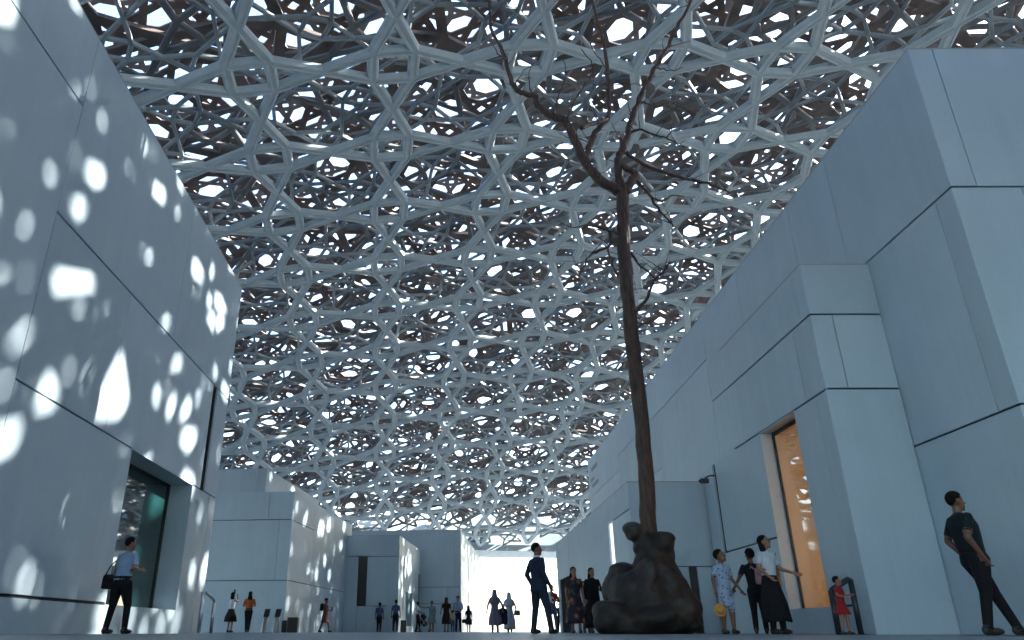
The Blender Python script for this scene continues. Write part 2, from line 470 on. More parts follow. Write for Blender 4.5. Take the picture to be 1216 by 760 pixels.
# --- right: long wall block
AR = -.0055
b5 = empty('right_gallery_block', (8.323, 0, 0), AR)
tag(b5, 'long tall white block along the right side, its corner nearest the camera', 'building')
core(b5, [(T, 9, 10.4 + T, 46.1, 0, 9.9)])
panels(b5, 'S', 10.4, [(0, .44, 6.92, 9.92), (.44, 4.5, 6.92, 9.92), (4.5, 9, 6.92, 9.92), (0, 1.17, 3.14, 6.92), (1.17, 9, 3.14, 6.92), (0, 9, 0, 3.14)])
panels(b5, 'W', 0, [(10.4, 13.78, 6.92, 9.92), (10.4, 10.86, 3.14, 6.92), (10.86, 13.8, 3.14, 6.92), (10.4, 13.8, 0, 3.14),
    (13.78, 15.8, 6.92, 9.92), (15.8, 19.47, 6.92, 9.92), (13.8, 22.85, 3.14, 6.92), (13.8, 22.85, 0, 3.14)])
panels(b5, 'W', 0, [(19.47, 22.85, 6.92, 9.92), (22.85, 26.6, 8.37, 9.92), (26.6, 30.5, 8.37, 9.92), (22.85, 26.6, 3.9, 8.37), (26.6, 29.5, 3.9, 8.37), (29.5, 37.4, 6.13, 8.37),
    (30.5, 37.4, 8.37, 9.92), (37.4, 40.8, 7.63, 9.92), (40.8, 46.1, 7.63, 9.92), (37.4, 46.1, 3.9, 7.63), (29.5, 37.4, 3.9, 6.13), (22.85, 46.1, 0, 3.9)], gb=.012, gt=.012)
coping(b5, 0, 9, 10.4, 46.1, 9.9)
sg = empty('wall_sign', parent=b5)
MB().box(-.012, .004, 43.0, 45.0, 9.05, 9.30).build('lettering_line', plain('grey_lettering', (.25, .27, .29), .7), sg)
MB().box(-.012, .004, 44.2, 45.3, 8.50, 8.66).build('lettering_line', bpy.data.materials['grey_lettering'], sg)
MB().box(-.012, .004, 43.0, 45.0, 8.10, 8.30).build('lettering_line', bpy.data.materials['grey_lettering'], sg)

# --- right: projecting box with the lit window
b6 = empty('projecting_gallery_box', (6.928, 0, 0), AR)
tag(b6, 'projecting white box on the right with a tall warmly lit window', 'building')
XB = 1.39
core(b6, [(.62, XB, 13.1 + T, 18, 4.23, 6.83), (T, .62, 13.1 + T, 18, 4.23, 6.83),
          (T, XB, 13.1 + T, 14.49, 0, 4.22), (T, XB, 16.37, 19.55, 0, 4.22), (T, XB, 19.75, 20.55, 0, 4.22), (.3, XB, 19.55, 19.75, 0, 4.22), (T, XB, 14.49, 16.37, 0, .445), (T, .3, 19.55, 19.75, 0, 1.8)])
panels(b6, 'S', 13.1, [(0, XB, 5.76, 6.86), (0, .43, 4.24, 5.76), (.43, XB, 4.24, 5.76), (0, XB, 0, 4.24)])
panels(b6, 'W', 0, [(13.1, 13.5, 5.76, 6.86), (13.5, 18, 5.76, 6.86), (13.1, 13.92, 4.22, 5.76), (13.92, 18, 4.22, 5.76),
    (13.1, 13.55, 0, 4.22), (13.55, 14.53, .47, 4.22), (13.55, 16.33, 0, .47), (16.33, 19.55, 1.92, 4.22), (16.33, 19.9, 0, 1.92), (19.75, 20.55, 1.92, 4.22), (19.9, 20.55, 0, 1.92)])
coping(b6, 0, XB, 13.1, 18, 6.84)
M_JAMB = M_PANEL
for nm, bx in (('jamb', (.004, .30, 16.335, 16.36, .475, 4.2)), ('jamb', (.004, .30, 14.50, 14.525, .475, 4.2)), ('soffit', (.004, .30, 14.53, 16.33, 4.192, 4.22)), ('sill', (.004, .30, 14.53, 16.33, .448, .474))):
    MB().box(*bx).build(nm, M_JAMB, b6)
# lit room behind the window
rm = empty('lit_room', parent=b6)
M_ROOM = plain('warm_plaster', (.74, .60, .38), .8)
mb = MB(); mb.box(1.30, 1.34, 14.54, 16.32, .46, 4.19); mb.box(.32, 1.30, 16.30, 16.325, .46, 4.19); mb.box(.32, 1.30, 14.535, 14.56, .46, 4.19); mb.box(.32, 1.30, 14.56, 16.30, 4.15, 4.19); mb.box(.32, 1.30, 14.56, 16.30, .452, .47)
mb.build('room_lining', M_ROOM, rm)
M_LAMP = plain('warm_lamp', (1, .7, .4), .5, emit=(1.0, .52, .22), estr=1.15)
MB().box(1.22, 1.27, 14.60, 14.72, .5, 4.1).build('strip_lamp', M_LAMP, rm)
MB().box(1.05, 1.09, 15.2, 15.9, 1.9, 2.9).build('exhibit_board', plain('white_board', (.8, .78, .75), .6), rm)
def glass_mat():
    m, n, l, b = newmat('clear_window_glass')
    b.inputs['Base Color'].default_value = (.9, .95, .94, 1); b.inputs['Roughness'].default_value = .0
    g = n.new('ShaderNodeBsdfGlossy'); g.inputs['Roughness'].default_value = .02; g.inputs['Color'].default_value = (.9, .95, 1, 1)
    t = n.new('ShaderNodeBsdfTransparent'); t.inputs['Color'].default_value = (.93, .96, .95, 1)
    lw = n.new('ShaderNodeLayerWeight'); pw = n.new('ShaderNodeMath'); pw.operation = 'POWER'; pw.inputs[1].default_value = 4.0; l.new(lw.outputs['Facing'], pw.inputs[0])
    fr = n.new('ShaderNodeMath'); fr.operation = 'MULTIPLY_ADD'; fr.inputs[1].default_value = .8; fr.inputs[2].default_value = .03; l.new(pw.outputs[0], fr.inputs[0])
    mx = n.new('ShaderNodeMixShader'); l.new(fr.outputs[0], mx.inputs[0]); l.new(t.outputs[0], mx.inputs[1]); l.new(g.outputs[0], mx.inputs[2])
    l.new(mx.outputs[0], n['Material Output'].inputs[0]); n.remove(b)
    return m
M_GLASS = glass_mat()
wr = empty('window', parent=b6)
MB().box(.272, .284, 14.56, 16.30, .50, 4.16).build('pane', M_GLASS, wr)
MB().box(.262, .30, 16.27, 16.33, .475, 4.19).box(.262, .30, 14.53, 14.56, .475, 4.19).box(.262, .30, 14.56, 16.27, 4.12, 4.19).build('frame', M_DARK, wr)

# --- right: low block behind the boulder
b7 = empty('low_right_block', (4.836, 0, 0), AR)
tag(b7, 'low white block on the right behind the boulder, with a bright slit window', 'building')
core(b7, [(.35, 3.6, 20.8 + T, 37, 0, 3.92), (T, .35, 20.8 + T, 23.3, 0, 3.92), (T, .35, 24.0, 33.0, 0, 3.92), (T, .35, 36.3, 37, 0, 3.92), (T, .35, 23.3, 24.0, 3.2, 3.92), (T, .35, 33, 36.3, 2.25, 3.92), (T, .35, 23.3, 24, 0, .6)])
panels(b7, 'S', 20.8, [(0, 3.6, 1.67, 3.95), (0, 1.45, 0, 1.67), (1.66, 2.12, 0, 1.67), (2.12, 3.6, 0, 1.67)], gb=.012, gt=.012)
panels(b7, 'W', 0, [(20.8, 24.0, 3.2, 3.95), (20.8, 21.37, 0, 3.2), (21.37, 23.3, 0, 3.2), (23.3, 24.0, 0, .6), (24.0, 33.0, 0, 3.95), (33.0, 36.3, 2.25, 3.95), (36.3, 37, 0, 3.95)], gb=.012, gt=.012)
MB().box(1.46, 1.65, 20.8 + T - .015, 20.8 + T + .02, 0, 1.65).build('slot_window', M_DARK, b7)
MB().box(.05, .09, 23.31, 23.99, .61, 3.19).build('lit_slit_window', plain('lit_white_pane', (.9, .9, .9), .5, emit=(.95, .97, 1.0), estr=.16), b7)
coping(b7, 0, 3.6, 20.8, 37, 3.93)

# --- unseen block added at the near right to cut light on the left wall
b8 = empty('side_light_blocker', (13.5, -20, 0), 0)
tag(b8, 'unseen white block added at the near right to cut light on the left wall', 'building')
core(b8, [(T, 16, 0, 29, 0, 9.9)])
panels(b8, 'W', 0, [(0, 10, 0, 9.92), (10, 20, 0, 5), (10, 20, 5, 9.92), (20, 29, 0, 9.92)])
coping(b8, 0, 16, 0, 29, 9.9)
b9 = empty('back_glare_blocker', (8.6, 47, 0), 0)  # hidden block added to keep a bright reflection off the left window
tag(b9, 'unseen low white block added behind the long right block to stop a bright window reflection', 'building')
core(b9, [(T, 9, T, 13, 0, 4.6)])
panels(b9, 'S', 0, [(0, 9, 0, 4.6)]); panels(b9, 'W', 0, [(0, 6, 0, 4.6), (6, 13, 0, 4.6)])

# ------------------------------------------------------------------ pixel ray to world (used once, to read metres off the survey of the photo)
CP, SP = math.cos(math.radians(23.1)), math.sin(math.radians(23.1))
def at(px, py, Y):
    a = (px - 537) / 867; b = (380 - py) / 867
    t = Y / (CP - b * SP)
    return Vector((a * t, Y, (SP + b * CP) * t + CAM_H))
def gx(px, Y): return (px - 537) * Y * CP / 867

# ------------------------------------------------------------------ boulder with the bare tree
FUSE = bpy.data.scenes.new('fuse_bench')
def fuse(name, pieces, mat, voxel, smooth_it, parent=None, disp=None):
    """overlapping closed shapes -> one continuous surface"""
    mb = MB()
    for v, f in pieces: mb.add(v, f)
    o = mb.build(name, mat, parent)
    m = o.modifiers.new('fuse', 'REMESH'); m.mode = 'VOXEL'; m.voxel_size = voxel
    m = o.modifiers.new('smooth', 'SMOOTH'); m.iterations = smooth_it; m.factor = .5
    t = o.copy(); t.parent = None; FUSE.collection.objects.link(t)          # evaluated alone, which is quick
    with bpy.context.temp_override(scene=FUSE, view_layer=FUSE.view_layers[0]):
        dg = bpy.context.evaluated_depsgraph_get()
        me = bpy.data.meshes.new_from_object(t.evaluated_get(dg))
    bpy.data.objects.remove(t)
    o.modifiers.clear(); o.data = me
    me.polygons.foreach_set('use_smooth', [True] * len(me.polygons))
    if not me.materials: me.materials.append(mat)
    return o

def ellipsoid(c, r, n=14, m=9, rot=None):
    v = []; f = []
    for i in range(1, m):
        th = math.pi * i / m
        for k in range(n):
            a = 2 * math.pi * k / n
            p = Vector((r[0] * math.sin(th) * math.cos(a), r[1] * math.sin(th) * math.sin(a), r[2] * math.cos(th)))
            if rot is not None: p = rot @ p
            v.append(tuple(p + Vector(c)))
    for i in range(m - 2):
        for k in range(n):
            f.append((i*n+k, (i+1)*n+k, (i+1)*n+(k+1) % n, i*n+(k+1) % n))
    tp = Vector((0, 0, r[2])); bt = Vector((0, 0, -r[2]))
    if rot is not None: tp = rot @ tp; bt = rot @ bt
    v.append(tuple(tp + Vector(c))); v.append(tuple(bt + Vector(c))); t = len(v) - 2
    for k in range(n):
        f.append((t, k, (k+1) % n)); f.append((t+1, (m-2)*n+(k+1) % n, (m-2)*n+k))
    return v, f

def bronze_mat():
    m, n, l, b = newmat('weathered_dark_stone')
    tc = n.new('ShaderNodeTexCoord')
    no = n.new('ShaderNodeTexNoise'); no.inputs['Scale'].default_value = 1.7; no.inputs['Detail'].default_value = 7; no.inputs['Roughness'].default_value = .62
    l.new(tc.outputs['Object'], no.inputs['Vector'])
    r = n.new('ShaderNodeValToRGB'); e = r.color_ramp.elements
    e[0].position = .34; e[0].color = (.010, .009, .009, 1); e[1].position = .74; e[1].color = (.062, .072, .068, 1)
    x = e.new(.52); x.color = (.028, .021, .019, 1)
    l.new(no.outputs['Fac'], r.inputs[0]); l.new(r.outputs[0], b.inputs['Base Color'])
    b.inputs['Roughness'].default_value = .62; b.inputs['Specular IOR Level'].default_value = .4
    n2 = n.new('ShaderNodeTexNoise'); n2.inputs['Scale'].default_value = 9; n2.inputs['Detail'].default_value = 8
    l.new(tc.outputs['Object'], n2.inputs['Vector'])
    bp = n.new('ShaderNodeBump'); bp.inputs['Strength'].default_value = .55; bp.inputs['Distance'].default_value = .05
    l.new(n2.outputs['Fac'], bp.inputs['Height']); l.new(bp.outputs[0], b.inputs['Normal'])
    return m
M_ROCK = bronze_mat()
YT = 17.0
rx = lambda px, dy=0: gx(px, YT + dy)
pieces = []
def blob(px, py, rpx, rpz, ry, dy=0, tilt=0.0, twist=0.0):
    c = at(px, py, YT + dy); k = YT * CP / 867
    pieces.append(ellipsoid(c, (rpx * k, ry, rpz * k * .95), rot=Matrix.Rotation(math.radians(tilt), 3, 'Y') @ Matrix.Rotation(math.radians(twist), 3, 'Z')))
blob(772, 734, 60, 22, 1.05); blob(808, 724, 23, 30, .8, 0, -10); blob(790, 708, 32, 42, .75, .05, -24); blob(762, 712, 40, 36, .75, -.1, 14)
blob(738, 735, 34, 19, .5, -.5, 16); blob(722, 740, 18, 15, .4, -.55); blob(731, 700, 16, 26, .5, .4, 10); blob(744, 684, 25, 14, .45, .3, 24)
blob(764, 690, 14, 30, .5, -.35, 22); blob(776, 682, 24, 30, .5, 0, -8); blob(797, 690, 14, 40, .42, .1, -16)
blob(779, 660, 22, 30, .40, .02); blob(768, 652, 13, 28, .36, .05); blob(783, 645, 17, 15, .40, -.12); blob(783, 638, 19, 7, .42, -.12, 7); blob(750, 629, 14, 8, .32, .05, 16); blob(752, 636, 10, 8, .28, .05, 20); blob(761, 645, 9, 14, .28, .05, 30); blob(810, 744, 24, 10, .8, .1)
rock = fuse('boulder', pieces, M_ROCK, .04, 4)
NRM = [v.normal.copy() for v in rock.data.vertices]
for v, nv in zip(rock.data.vertices, NRM):                                   # uneven weathered surface, flat on the ground
    p = v.co
    q = .045 * math.sin(5.1 * p.x + 2.3 * p.z) * math.sin(4.3 * p.z + 1.7 * p.y) + .02 * math.sin(11 * p.x + 7 * p.y) * math.sin(9 * p.z)
    v.co = p + nv * q
    if v.co.z < 0: v.co.z = 0
tag(rock, 'lumpy dark brown boulder carrying the tall bare tree', 'boulder')

def bark_mat():
    m, n, l, b = newmat('dark_bark')
    tc = n.new('ShaderNodeTexCoord'); mp = n.new('ShaderNodeMapping'); mp.inputs['Scale'].default_value = (9, 9, 1.5)
    l.new(tc.outputs['Object'], mp.inputs[0])
    no = n.new('ShaderNodeTexNoise'); no.inputs['Scale'].default_value = 2.0; no.inputs['Detail'].default_value = 7
    l.new(mp.outputs[0], no.inputs['Vector'])
    r = n.new('ShaderNodeValToRGB'); e = r.color_ramp.elements
    e[0].position = .3; e[0].color = (.018, .011, .009, 1); e[1].position = .72; e[1].color = (.105, .056, .040, 1)
    l.new(no.outputs['Fac'], r.inputs[0]); l.new(r.outputs[0], b.inputs['Base Color']); b.inputs['Roughness'].default_value = .6
    bp = n.new('ShaderNodeBump'); bp.inputs['Strength'].default_value = 1.0; bp.inputs['Distance'].default_value = .05
    l.new(no.outputs['Fac'], bp.inputs['Height']); l.new(bp.outputs[0], b.inputs['Normal'])
    return m
M_BARK = bark_mat()
tree = empty('bare_tree', tuple(at(771, 640, YT)))
tag(tree, 'tall bare tree with dark trunk growing from the boulder', 'tree')
def in_tree(o):
    o.parent = tree; o.matrix_parent_inverse = Matrix.Translation(-Vector(tree.location)); return o
rnd = random.Random(5)
def limb(pts, r0, r1, y0, y1, sub=4, wob=.02):
    """pixel polyline -> smooth 3d polyline going from depth y0 to y1, radii in pixels"""
    P = []; n_ = len(pts)
    for i, (x, y) in enumerate(pts):
        P.append(at(x, y, YT + y0 + (y1 - y0) * i / max(1, n_ - 1)))
    out = []
    for i in range(n_ - 1):
        p0 = P[max(i-1, 0)]; p1 = P[i]; p2 = P[i+1]; p3 = P[min(i+2, n_-1)]
        for k in range(sub):
            t = k / sub
            out.append(.5 * ((2*p1) + (p2-p0)*t + (2*p0-5*p1+4*p2-p3)*t*t + (3*p1-p0-3*p2+p3)*t**3))
    out.append(P[-1])
    m_ = len(out)
    out = [q + Vector((rnd.uniform(-wob, wob), rnd.uniform(-wob, wob), rnd.uniform(-wob, wob))) if 0 < i < m_-1 else q for i, q in enumerate(out)]
    k = 24.0 / 867
    rad = [(r0 + (r1 - r0) * i / (m_ - 1)) * k * (1 + rnd.uniform(-.06, .06)) for i in range(m_)]
    return out, rad
mbt = MB()
tp, tr = limb([(772, 655), (770, 627), (768, 584), (761, 490), (750, 395), (742, 315), (740, 262), (739, 222)], 8.6, 6.4, 0, 0, 5, .012)
for i in range(len(tr)):
    q = project(tp[i]); tr[i] = (10.0 + (6.8 - 10.0) * i / (len(tr) - 1)) * q[2] / 867 * (1 + rnd.uniform(-.07, .07))
mbt.tube(tp, tr, 14); in_tree(mbt.build('trunk', M_BARK, None, True))
BR = [([(735, 228), (710, 212), (694, 191), (683, 166), (671, 143), (653, 137), (639, 124), (636, 113), (618, 110), (606, 92), (598, 62), (583, 33), (580, -10), (574, -60)], 5.6, 1.0, 0, -1.2),
      ([(694, 193), (699, 175), (710, 154), (723, 138), (722, 101), (719, 60), (710, 28), (703, -5), (700, -60)], 3.6, 1.0, -.1, 1.2),
      ([(739, 228), (733, 198), (736, 184), (743, 166), (752, 138), (763, 110), (777, 83), (793, 55), (807, 28), (823, -5), (845, -60)], 4.4, 1.3, 0, .9),
      ([(743, 228), (754, 209), (749, 202), (738, 196)], 4.6, 2.6, 0, -.15),
      ([(744, 181), (766, 196), (793, 207), (821, 214), (844, 219), (866, 228)], 2.2, .7, .2, -.9),
      ([(752, 210), (770, 230), (784, 251), (800, 270)], 1.9, .7, 0, .8), ([(772, 233), (786, 238), (799, 233), (812, 234)], 1.0, .5, .1, .4),
      ([(749, 158), (759, 154), (775, 159), (793, 165), (807, 174)], 1.6, .6, .3, -.5), ([(790, 164), (798, 155), (797, 149)], .9, .4, -.3, -.4),
      ([(762, 122), (779, 124), (798, 129), (815, 131), (825, 140)], 1.3, .5, .5, 1.3),
      ([(737, 278), (724, 274), (701, 268), (678, 270)], 1.4, .5, 0, -.7), ([(724, 275), (724, 292), (708, 299), (697, 308), (687, 333)], 1.8, .6, -.15, -.7), ([(722, 296), (728, 314), (734, 328)], 1.1, .5, -.2, -.4),
      ([(747, 299), (761, 315), (777, 330), (786, 326)], 1.3, .5, 0, .6), ([(750, 375), (766, 358), (776, 334), (797, 311)], 2.0, .6, 0, -.7), ([(752, 402), (761, 386), (777, 379)], 1.3, .5, 0, .4),
      ([(690, 152), (705, 147), (722, 142)], 2.2, 2.0, -.3, .1), ([(672, 143), (687, 112), (702, 92), (704, 78), (690, 58)], 1.1, .5, -.5, -1.0), ([(704, 100), (718, 101), (750, 100), (762, 102)], .7, .4, .4, .8),
      ([(656, 137), (664, 112), (672, 90), (669, 66)], .9, .4, -.6, -.2), ([(632, 112), (628, 96), (631, 78)], .8, .4, -.8, -.6), ([(600, 70), (590, 62), (586, 52)], .8, .4, -1, -1.1), ([(721, 80), (708, 66), (700, 50)], .8, .4, .7, .4),
      ([(780, 80), (796, 84), (812, 80)], .8, .4, .4, .2), ([(752, 140), (744, 120), (742, 100)], .7, .35, .4, .6), ([(612, 100), (622, 84), (640, 76)], .7, .35, -.9, -.5)]
for pts, r0, r1, y0, y1 in BR:
    p_, r_ = limb(pts, r0, r1, y0, y1, 4, .03)
    mb = MB(); mb.tube(p_, r_, 7); in_tree(mb.build('branch', M_BARK, None, True))
    if r0 > 1.2:                                       # little spurs
        for _ in range(int(len(p_) * .35)):
            i = rnd.randrange(2, len(p_)); d = Vector((rnd.uniform(-1, 1), rnd.uniform(-.6, .6), rnd.uniform(-.2, 1))).normalized()
            L_ = rnd.uniform(.15, .7); q = [p_[i], p_[i] + d * L_ * .5 + Vector((0, 0, .04)), p_[i] + d * L_ + Vector((rnd.uniform(-.1, .1), 0, .12))]
            mb = MB(); mb.tube(q, [.016, .011, .006], 5); in_tree(mb.build('twig', M_BARK, None, True))
M_PLATE = mottled('tan_plate', (.045, .034, .026), (.085, .062, .045), 6, .4)
for px, py, w, h_, a in ((668, 131, 10, 6, .5), (680, 152, 8, 6, -.3), (771, 108, 5, 9, .2), (753, 178, 4, 7, .8), (730, 286, 5, 3, .2)):
    c = at(px, py, YT - .3); k = 23 / 867; mb = MB()
    rot = Matrix.Rotation(a, 3, 'Y') @ Matrix.Rotation(.5, 3, 'X')
    oct_ = [rot @ Vector((w * k * math.cos(t) * (1 + .4 * math.sin(3 * t + .6)), 0, h_ * k * math.sin(t))) for t in [i * math.pi / 5 for i in range(10)]]
    vs = [tuple(c + q + rot @ Vector((0, -.015, 0))) for q in oct_] + [tuple(c + q + rot @ Vector((0, .015, 0))) for q in oct_]
    mb.add(vs, [tuple(range(10)), tuple(reversed(range(10, 20)))] + [(i, i + 10, (i + 1) % 10 + 10, (i + 1) % 10) for i in range(10)])
    in_tree(mb.build('reflecting_plate', M_PLATE))

# ------------------------------------------------------------------ people
def cloth(name, col, rough=.85, var=.12):
    c2 = tuple(min(1, c * (1 + var)) for c in col); c1 = tuple(c * (1 - var) for c in col)
    return mottled(name, c1, c2, scale=9, rough=rough, bump=.25, bscale=22, spec=.2)
SKIN = {'tan': plain('tan_skin', (.26, .125, .078), .5), 'brown': plain('brown_skin', (.15, .070, .044), .5), 'fair': plain('fair_skin', (.40, .22, .15), .5)}
HAIR = {'black': mottled('black_hair', (.006, .005, .005), (.014, .012, .011), 30, .9, bump=.6, bscale=60, spec=.12), 'auburn': mottled('auburn_hair', (.07, .018, .010), (.12, .03, .018), 30, .9, bump=.6, bscale=60, spec=.12)}
SHOE = plain('dark_shoe', (.014, .013, .013), .5)
C_ = {}
def cl(name, col):
    if name not in C_: C_[name] = cloth(name, col)
    return C_[name]

def cone(a, b, ra, rb, n=12, rings=6, cap=True):
    """tapered limb with rounded ends, closed; many rings so labels end cleanly"""
    a = Vector(a); b = Vector(b); d = (b - a); L = d.length; d = d / max(L, 1e-6)
    up = Vector((0, 0, 1)) if abs(d.z) < .9 else Vector((0, 1, 0))
    x = d.cross(up).normalized(); y = x.cross(d).normalized()
    prof = [(-ra * .7, ra * .7)] + [(L * i / rings, ra + (rb - ra) * i / rings) for i in range(rings + 1)] + [(L + rb * .7, rb * .7)]
    v = []; f = []
    for t, r in prof:
        for k in range(n):
            an = 2 * math.pi * k / n; v.append(tuple(a + d * t + (x * math.cos(an) + y * math.sin(an)) * r))
    m_ = len(prof)
    for i in range(m_ - 1):
        for k in range(n): f.append((i*n+k, i*n+(k+1) % n, (i+1)*n+(k+1) % n, (i+1)*n+k))
    f.append(tuple(reversed(range(n)))); f.append(tuple((m_-1)*n + k for k in range(n)))
    return v, f

def loft(rings, n=20):
    """rings: (cx, cy, z, rx, ry); closed"""
    v = []; f = []
    for cx, cy, z, rx_, ry_ in rings:
        for k in range(n):
            a = 2 * math.pi * k / n; v.append((cx + rx_ * math.cos(a), cy + ry_ * math.sin(a), z))
    for i in range(len(rings) - 1):
        for k in range(n): f.append((i*n+k, i*n+(k+1) % n, (i+1)*n+(k+1) % n, (i+1)*n+k))
    f.append(tuple(reversed(range(n)))); f.append(tuple((len(rings)-1)*n + k for k in range(n)))
    return v, f

def garment(name, rings, mat, parent, folds=7, amp=.06, seed=0, n=42):
    """hanging cloth: rings from top to hem (cx, cy, z, rx, ry), folds deepen towards the hem; hem closed a little way up inside"""
    v = []; f = []; r = random.Random(seed); ph = r.uniform(0, 6); m_ = len(rings)
    full = []
    for i in range(m_ - 1):
        for s_ in range(4):
            t = s_ / 4; full.append([rings[i][q] + (rings[i+1][q] - rings[i][q]) * t for q in range(5)])
    full.append(list(rings[-1])); m_ = len(full)
    for i, (cx, cy, z, rx_, ry_) in enumerate(full):
        g = (i / (m_ - 1)) ** 1.3
        for k in range(n):
            a = 2 * math.pi * k / n; w = 1 + amp * g * (math.sin(folds * a + ph + 1.1 * g) + .5 * math.sin((folds * 2 - 3) * a + 2 * ph))
            v.append((cx + rx_ * w * math.cos(a), cy + ry_ * w * math.sin(a), z + .012 * g * math.sin(3 * a + ph)))
    for i in range(m_ - 1):
        for k in range(n): f.append((i*n+k, i*n+(k+1) % n, (i+1)*n+(k+1) % n, (i+1)*n+k))
    b0 = (m_ - 1) * n; cx, cy, z, rx_, ry_ = full[-1]
    v.append((cx, cy, z + .06)); c0 = len(v) - 1
    for k in range(n): f.append((b0 + k, b0 + (k + 1) % n, c0))
    f.append(tuple(reversed(range(n))))
    return mesh_obj(name, v, f, mat, parent, True)

def person(label, X, Y, h, rz, top, bottom, skin='tan', hair='black', style='short', feet=((.09, 0), (-.09, 0)), knee=(.03, .03), lean=(0, 0), arms=None,
           sleeve='short', legs='trousers', skirt=None, turn=0.0, nod=0.0, fine=False, build=1.0, shoe=None, kid=False, robe=None, collar=None, group='visitors in the plaza'):
    """local frame: feet at the origin, facing -y; arms = ((elbow, wrist) left (+x), (elbow, wrist) right) or None for hanging"""
    root = empty('person', (X, Y, 0), rz); tag(root, label, 'person', group)
    k = 1.0; hs = 1.24 if kid else 1.07
    H_, W_ = 1.75, build
    sc = h / H_
    lx, ly = lean
    hip = Vector((0, 0, .92)); chest = Vector((lx * .75, ly * .75, 1.30)); sho = Vector((lx, ly, 1.43))
    P = []                                             # (verts, faces, label)
    T_, B_, K_, S_ = 1, 2, 0, 3
    legl = B_ if legs in ('trousers',) else K_
    thick = 1.05 if legs == 'bare' else 1.28
    for side, (fx, fy), kb in ((1, feet[0], knee[0]), (-1, feet[1], knee[1])):
        hp = Vector((side * .088 * W_, 0, .90)); an = Vector((fx, fy, .085)); kn = (hp + an) * .5 + Vector((0, -kb, .02))
        P.append((*cone(hp, kn, .083 * W_ * thick, .058 * thick, rings=8), B_ if legs in ('trousers', 'shorts') else K_))
        P.append((*cone(kn, an, .055 * thick, .043 * thick if legl == B_ else .036, rings=8), legl))
        P.append((*ellipsoid((fx, fy - .055, .048), (.042, .13, .046)), S_)); P.append((*ellipsoid((fx, fy + .02, .06), (.042, .06, .06)), S_))
    P.append((*loft([(0, 0, .80, .10 * W_, .09 * W_), (0, 0, .86, .155 * W_, .115 * W_), (0, .005, .95, .162 * W_, .118 * W_), (lx * .1, ly * .1, 1.0, .152 * W_, .11 * W_)]), B_))
    P.append((*loft([(0, 0, .96, .150 * W_, .112 * W_), (lx * .25, ly * .25, 1.06, .150 * W_, .122 * W_), (lx * .55, ly * .55 - .006, 1.20, .164 * W_, .130 * W_), (lx * .8, ly * .8 - .008, 1.32, .182 * W_, .134 * W_),
                     (lx * .95, ly * .95, 1.40, .180 * W_, .112 * W_), (lx, ly, 1.45, .13 * W_, .075 * W_), (lx, ly, 1.48, .07, .062)]), T_))
    hd = Vector((lx * 1.03, ly * 1.03 - .015 - nod * .05, 1.635 if not kid else 1.65))
    P.append((*cone(sho + Vector((0, .005, .02)), hd + Vector((0, .012, -.06)), .056, .052), K_))
    RZ = Matrix.Rotation(turn, 3, 'Z') @ Matrix.Rotation(nod, 3, 'X')
    def HP(x, y, z): return hd + RZ @ (Vector((x, y, z)) * hs)
    P.append((*ellipsoid(HP(0, .012, .022), (.076 * hs, .094 * hs, .098 * hs), rot=RZ), K_)); P.append((*ellipsoid(HP(0, -.022, -.045), (.056 * hs, .066 * hs, .072 * hs), rot=RZ), K_))
    P.append((*cone(HP(0, -.088, .008), HP(0, -.104, -.022), .010, .013, 8, 2), K_)); P.append((*ellipsoid(HP(0, -.082, -.065), (.024, .012, .010), rot=RZ), K_)); P.append((*ellipsoid(HP(0, -.068, -.098), (.026, .022, .018), rot=RZ), K_))
    for s_ in (-1, 1): P.append((*ellipsoid(HP(s_ * .077, .012, -.008), (.012, .022, .032), rot=RZ), K_))
    if arms is None: arms = (((.235, .03, 1.14), (.25, -.05, .90)), ((-.235, .03, 1.14), (-.25, -.05, .90)))
    for side, (el, wr) in ((1, arms[0]), (-1, arms[1])):
        sh = sho + Vector((side * .172 * W_, 0, -.02)); el = Vector(el) + Vector((lx, ly, 0)); wr = Vector(wr) + Vector((lx, ly, 0))
        fat = W_ * .5 + .5
        if sleeve == 'short':
            P.append((*cone(sh, sh + (el - sh) * .72, .060 * fat, .057 * fat), T_)); P.append((*cone(sh + (el - sh) * .7, el, .044 * fat, .040 * fat), K_)); P.append((*cone(el, wr, .040 * fat, .027, rings=8), K_))
        elif sleeve == 'long':
            P.append((*cone(sh, el, .058 * fat, .050 * fat), T_)); P.append((*cone(el, wr, .050 * fat, .036 * fat, rings=8), T_))
        else:
            P.append((*cone(sh, el, .050 * fat, .039 * fat), K_)); P.append((*cone(el, wr, .039 * fat, .027, rings=8), K_))
        d = (wr - el).normalized(); sd = d.cross(Vector((0, 1, 0)));
        if sd.length < .2: sd = d.cross(Vector((1, 0, 0)))
        sd.normalize(); nm = sd.cross(d).normalized()
        pc = wr + d * .055
        R3 = Matrix((sd, nm, d)).transposed()
        P.append((*ellipsoid(pc, (.040, .018, .052), rot=R3), K_))
        if nm.y > 0: nm = -nm
        for q, (off, ln) in enumerate(((-.030, .060), (-.011, .072), (.010, .067), (.029, .052))):
            b0 = pc + sd * off + d * .038; m1 = b0 + d * ln * .55 + nm * .008; e1 = m1 + d * ln * .42 + nm * .024
            P.append((*cone(b0, m1, .0105, .0095, 8, 2), K_)); P.append((*cone(m1, e1, .0095, .008, 8, 2), K_))
        t0 = pc - sd * .034 * side - d * .02; t1 = t0 - sd * .024 * side + d * .03 + nm * .012; t2 = t1 + d * .03 + nm * .01
        P.append((*cone(t0, t1, .013, .011, 8, 2), K_)); P.append((*cone(t1, t2, .011, .009, 8, 2), K_))
    kd_pts = [(Vector(v), lb) for vs, fs, lb in P for v in vs]
    body = fuse('body', [(vs, fs) for vs, fs, _ in P], None, .0115 if fine else .019, 2 if fine else 3)
